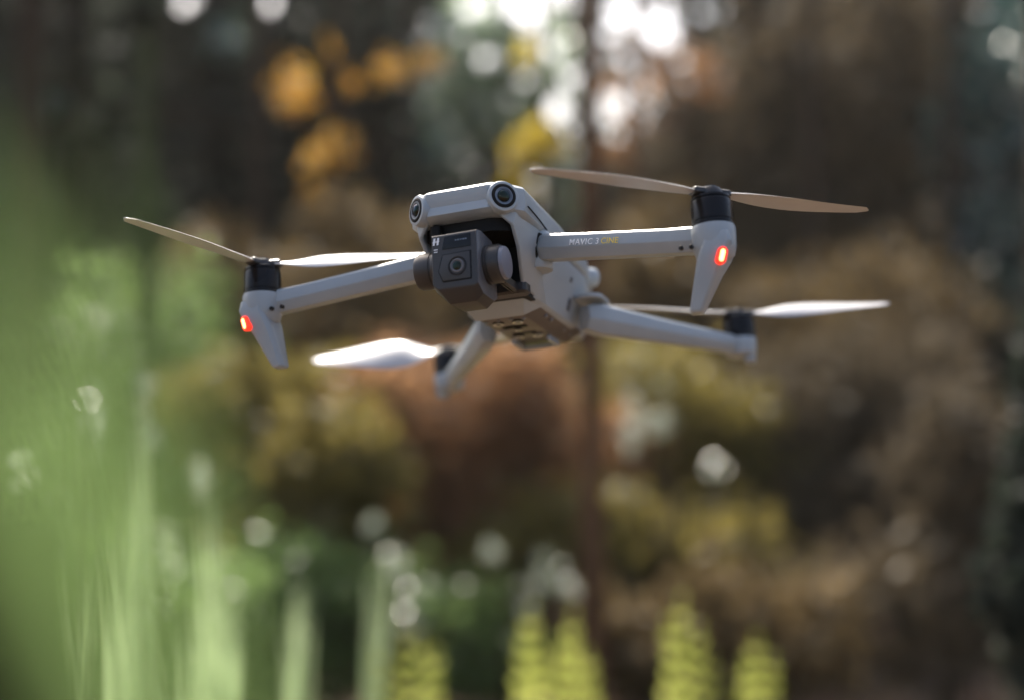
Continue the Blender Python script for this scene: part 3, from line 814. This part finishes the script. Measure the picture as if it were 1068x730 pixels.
def motor(parent, hub, h):
    """motor can between arm and propeller; hub is the blade plane"""
    mx = frame((hub[0], hub[1], hub[2] - h), (0, 0, 1), (1, 0, 0))
    q = MB(); q.lathe([(11.8, -1), (12.6, 0), (12.6, 2.0), (11.9, 2.4), (11.9, 3.2), (12.3, 3.4), (12.3, h - 6.5), (12.0, h - 5.8), (11.2, h - 5.4), (11.2, h - 4.7), (11.9, h - 4.3), (11.6, h - 2.9), (9.6, h - 2.2), (5, h - 2.0)], 0, mx, seg=48)
    m_ = q.build("motor", M['motor'], parent, smooth=32)
    return m_

def front_arm(s):
    root, hub = Vector((s * 37, -98, -8.2)), Vector((s * 153.2, -128.4, -30.0))
    d = hub - root; L = d.length
    xx = d.normalized()
    mx = Matrix.Translation(root) @ Matrix((xx, (Vector((0, 0, 1)).cross(xx)).normalized() , xx.cross((Vector((0, 0, 1)).cross(xx)).normalized()))).transposed().to_4x4()
    if s < 0:  # keep the local front face towards the nose
        yy = -(Vector((0, 0, 1)).cross(xx)).normalized(); zz = Vector((0, 0, 1)); zz = (zz - xx * zz.dot(xx)).normalized()
    else:
        yy = (Vector((0, 0, 1)).cross(xx)).normalized(); zz = xx.cross(yy)
    mx = Matrix((xx, yy, zz)).transposed().to_4x4(); mx.translation = root
    q = MB()
    rings = []
    for x, ky, kz, dz in ((-1.5, .8, .82, 0), (0, .98, .98, 0), (3, 1.05, 1.05, 0), (30, 1.02, 1.0, 0), (L * .75, .98, .95, .3), (L - 13, .98, .98, .6), (L - 5, 1.0, 1.0, .9)):
        rings.append([mx @ Vector((x, y * ky, z * kz * .95 + dz)) for y, z in SEC])
    q.loft(rings)
    arm = q.build("front_arm", M['arm'], drone, bevel=.45, smooth=22)
    q = MB(); q.loft([[mx @ Vector((x, y * 1.09, z * 1.09)) for y, z in SEC] for x in (-2.4, -.6)])
    q.build("root_gasket", M['black'], arm)
    # arm end: rounded pod under the motor, leg below
    px, py = s * 153.2, -128.4
    q = MB()
    q.lathe([(12.9, -21.5), (13.3, -22.6), (13.3, -27), (12.9, -34), (11.5, -39.5), (8.5, -42.5), (3, -43.5)], 0, Matrix.Translation((px, py, 0)), seg=48)
    q.build("motor_pod", M['arm'], arm, smooth=50)
    # landing leg
    def leg(z, xo, xi, yf, yb):
        cxi = xi + 2.4
        return [(s * xo, yf + 1.6, z), (s * (xo - 1.5), yf, z), (s * cxi, yf, z), (s * xi, yf + 3.4, z), (s * xi, yb, z), (s * xo, yb, z)]
    q = MB()
    q.loft([leg(-27, 163.8, 147, -140, -119), leg(-34, 164.6, 147.0, -141.5, -118.5), leg(-42, 161.0, 143.6, -140.6, -119.5), leg(-50, 155.6, 141.2, -138, -121), leg(-71.5, 144.2, 135.4, -134.0, -124.5), leg(-73, 143.0, 136.4, -133, -125.5)])
    q.build("landing_leg", M['arm'], arm, bevel=.8, smooth=30)
    motor(arm, (px, py, 0), 21.5)
    # indicator light on the outer front of the pod
    nrm = Vector((s * .40, -.9, -.12))
    mx2 = frame((s * 159.0, -141.0, -43.0), nrm, (s * -0.30, 0, -1))
    q = MB(); q.loft([[(x, y, z) for x, y in rrect(hx, hy, hy * .98, 5)] for hx, hy, z in ((5.2, 2.9, -3), (5.2, 2.9, .6), (4.6, 2.3, 1.2))], 0, mx2)
    o = q.build("indicator_light", M['red'], arm)
    q = MB(); q.loft([[(x, y, z) for x, y in rrect(hx, hy, hy * .98, 5)] for hx, hy, z in ((3.6, 1.25, 0), (3.6, 1.25, 1.3), (3.2, 1.0, 1.6))], 0, mx2)
    q.build("lamp_core", M['core'], o)
    # screws at the elbow
    for dx, dz in ((0, 0), (6.5, .8)):
        q = MB()
        q.lathe([(1.4, -2), (1.4, .2), (1.0, .5), (.5, .3), (.05, .2)], 0, frame((s * (141 - dx), -138.2 + dx * .3, -34.2 + dz), (0, -1, 0), (1, 0, 0)), seg=16)
        q.build("elbow_screw", M['motor'], arm)
    return arm, mx, L

armL, mxL, LL = front_arm(1)
armR, mxR, LR = front_arm(-1)
# hinge collar where the front arms leave the body
for s in (-1, 1):
    q = MB(); q.lathe([(9.5, -15), (10.4, -13), (10.6, 0), (10.4, 8), (9.0, 10.5), (3, 11)], 0, Matrix.Translation((s * 31, -92, -6)), seg=32)
    q.build("arm_hinge", M['shell'], drone)
# lettering on the front face of the arm
tx = mxL @ frame((25.0, -8.4, -.5), (0, -1, 0.09), (1, 0, 0))
o1, w1 = text_mesh("model_lettering", "MAVIC 3", 5.5, M['white'], armL, tx, spacing=1.08, offset=.02)
tx2 = mxL @ frame((25.0 + w1 + 1.6, -8.4, -.5), (0, -1, 0.09), (1, 0, 0))
o2, w2 = text_mesh("edition_lettering", "CINE", 5.5, M['yellow'], armL, tx2, spacing=1.03, offset=.02)

def rear_arm(s):
    root, end = Vector((s * 40, -4, -34.5)), Vector((s * 124.7, 128.3, -38))
    d = end - root; L = d.length; xx = d.normalized()
    yy = (Vector((0, 0, 1)).cross(xx)).normalized() * (1 if s > 0 else -1); zz = Vector((0, 0, 1)); zz = (zz - xx * zz.dot(xx)).normalized()
    mx = Matrix((xx, yy, zz)).transposed().to_4x4(); mx.translation = root
    q = MB(); rings = []
    for x, ky, kz, dz in ((-6, .9, 1.0, 0), (0, 1.1, 1.22, 0), (8, 1.15, 1.3, 0), (20, 1.1, 1.24, 0), (L * .5, .95, 1.0, 0), (L - 16, .85, .82, .5), (L - 4, .85, .8, .5)):
        rings.append([mx @ Vector((x, y * ky, z * kz + dz)) for y, z in SEC])
    q.loft(rings)
    arm = q.build("rear_arm", M['arm'], drone, bevel=1.2, smooth=40)
    px, py = s * 124.7, 128.3
    q = MB(); q.lathe([(11.9, -31), (12.6, -32), (12.6, -38), (11.8, -44), (8, -46)], 0, Matrix.Translation((px, py, 0)), seg=40)
    q.build("motor_pod", M['arm'], arm, smooth=50)
    q = MB(); q.box((px + s * 6.5, py + 1, -44), (8.5, 11, 14), 0, None, ch=2.2)
    q.build("landing_foot", M['arm'], arm)
    motor(arm, (px, py, -11.5), 20.5)
    # shoulder plate over the hinge
    q = MB(); q.loft([[(s * (40 + x), 0 + y, z) for x, y in rrect(11, 17, 9, 5)] for z in (-21.5, -18.6)], 0)
    q.build("shoulder_plate", M['shell'], arm, bevel=.6)
    return arm
rear_arm(1); rear_arm(-1)

# propellers: two hinged blades each, at rest
def blade_mesh(sgn, Lb=108, pk=1.0, ck=1.0):
    b = MB(); rings = []
    N = 22
    for i in range(N + 1):
        t = i / N
        r = 9 + (Lb + 2) * t
        if t < .12: c = 7.5 + 20 * (t / .12) * .35
        else:
            u = (t - .12) / .88
            c = 14.5 + 11.0 * math.sin(min(1, u * 1.9) * math.pi / 2) - 15.5 * u ** 1.6
        if t > .95: c *= math.sqrt(max(0.06, 1 - ((t - .95) / .05) ** 2 * .94))
        c *= ck
        th = max(.5, 2.2 - 1.6 * t)
        pitch = R(6 + 22 * math.sin(min(1, t * 3.2) * math.pi / 2) - 16 * t) * sgn * pk
        sweep = 4.0 * math.sin(t * math.pi) * sgn
        z0 = 1.5 * t * t
        ring = []
        for k in range(12):
            a = 2 * math.pi * k / 12
            yy = c * (.5 * math.cos(a)) + sweep - 0.12 * c * sgn
            zz = th * .5 * math.sin(a) + 0.06 * c * (1 - (math.cos(a)) ** 2)
            ring.append((r, yy * math.cos(pitch) - zz * math.sin(pitch), z0 + yy * math.sin(pitch) + zz * math.cos(pitch)))
        rings.append(ring)
    b.loft(rings)
    return b
def propeller(hub, angles, sgn, pk=1.0, ck=1.0):
    prop = empty("propeller"); prop.parent = drone
    q = MB()
    q.lathe([(5.5, -3.0), (7.6, -2.6), (7.6, 0.2), (6.4, 2.6), (4.4, 3.4), (4.2, 4.2), (2.2, 4.6), (.05, 4.6)], 0, Matrix.Translation(hub), seg=32)
    for a in angles:
        q.box((8, 0, .4), (10, 8.5, 4.2), 0, Matrix.Translation(hub) @ Matrix.Rotation(R(a), 4, 'Z'), ch=1.4)
    q.build("hub", M['dark'], prop)
    for a, k_ in zip(angles, pk):
        bl = blade_mesh(sgn, 108, k_, ck)
        mx = Matrix.Translation(hub) @ Matrix.Rotation(R(a), 4, 'Z')
        bl.v = [mx @ v for v in bl.v]
        bl.build("blade", M['blade'], prop, smooth=60)
    return prop
propeller((153.2, -128.4, 0), (44, 224), 1, (-.15, -.15), .85)
propeller((-153.2, -128.4, 0), (17, 258), 1, (1.75, -.5), 1.0)
propeller((124.7, 128.3, -11.5), (16, 218), 1, (1.9, -.5), .95)
propeller((-124.7, 128.3, -11.5), (346, 193), -1, (-.2, 2.6), 1.5)
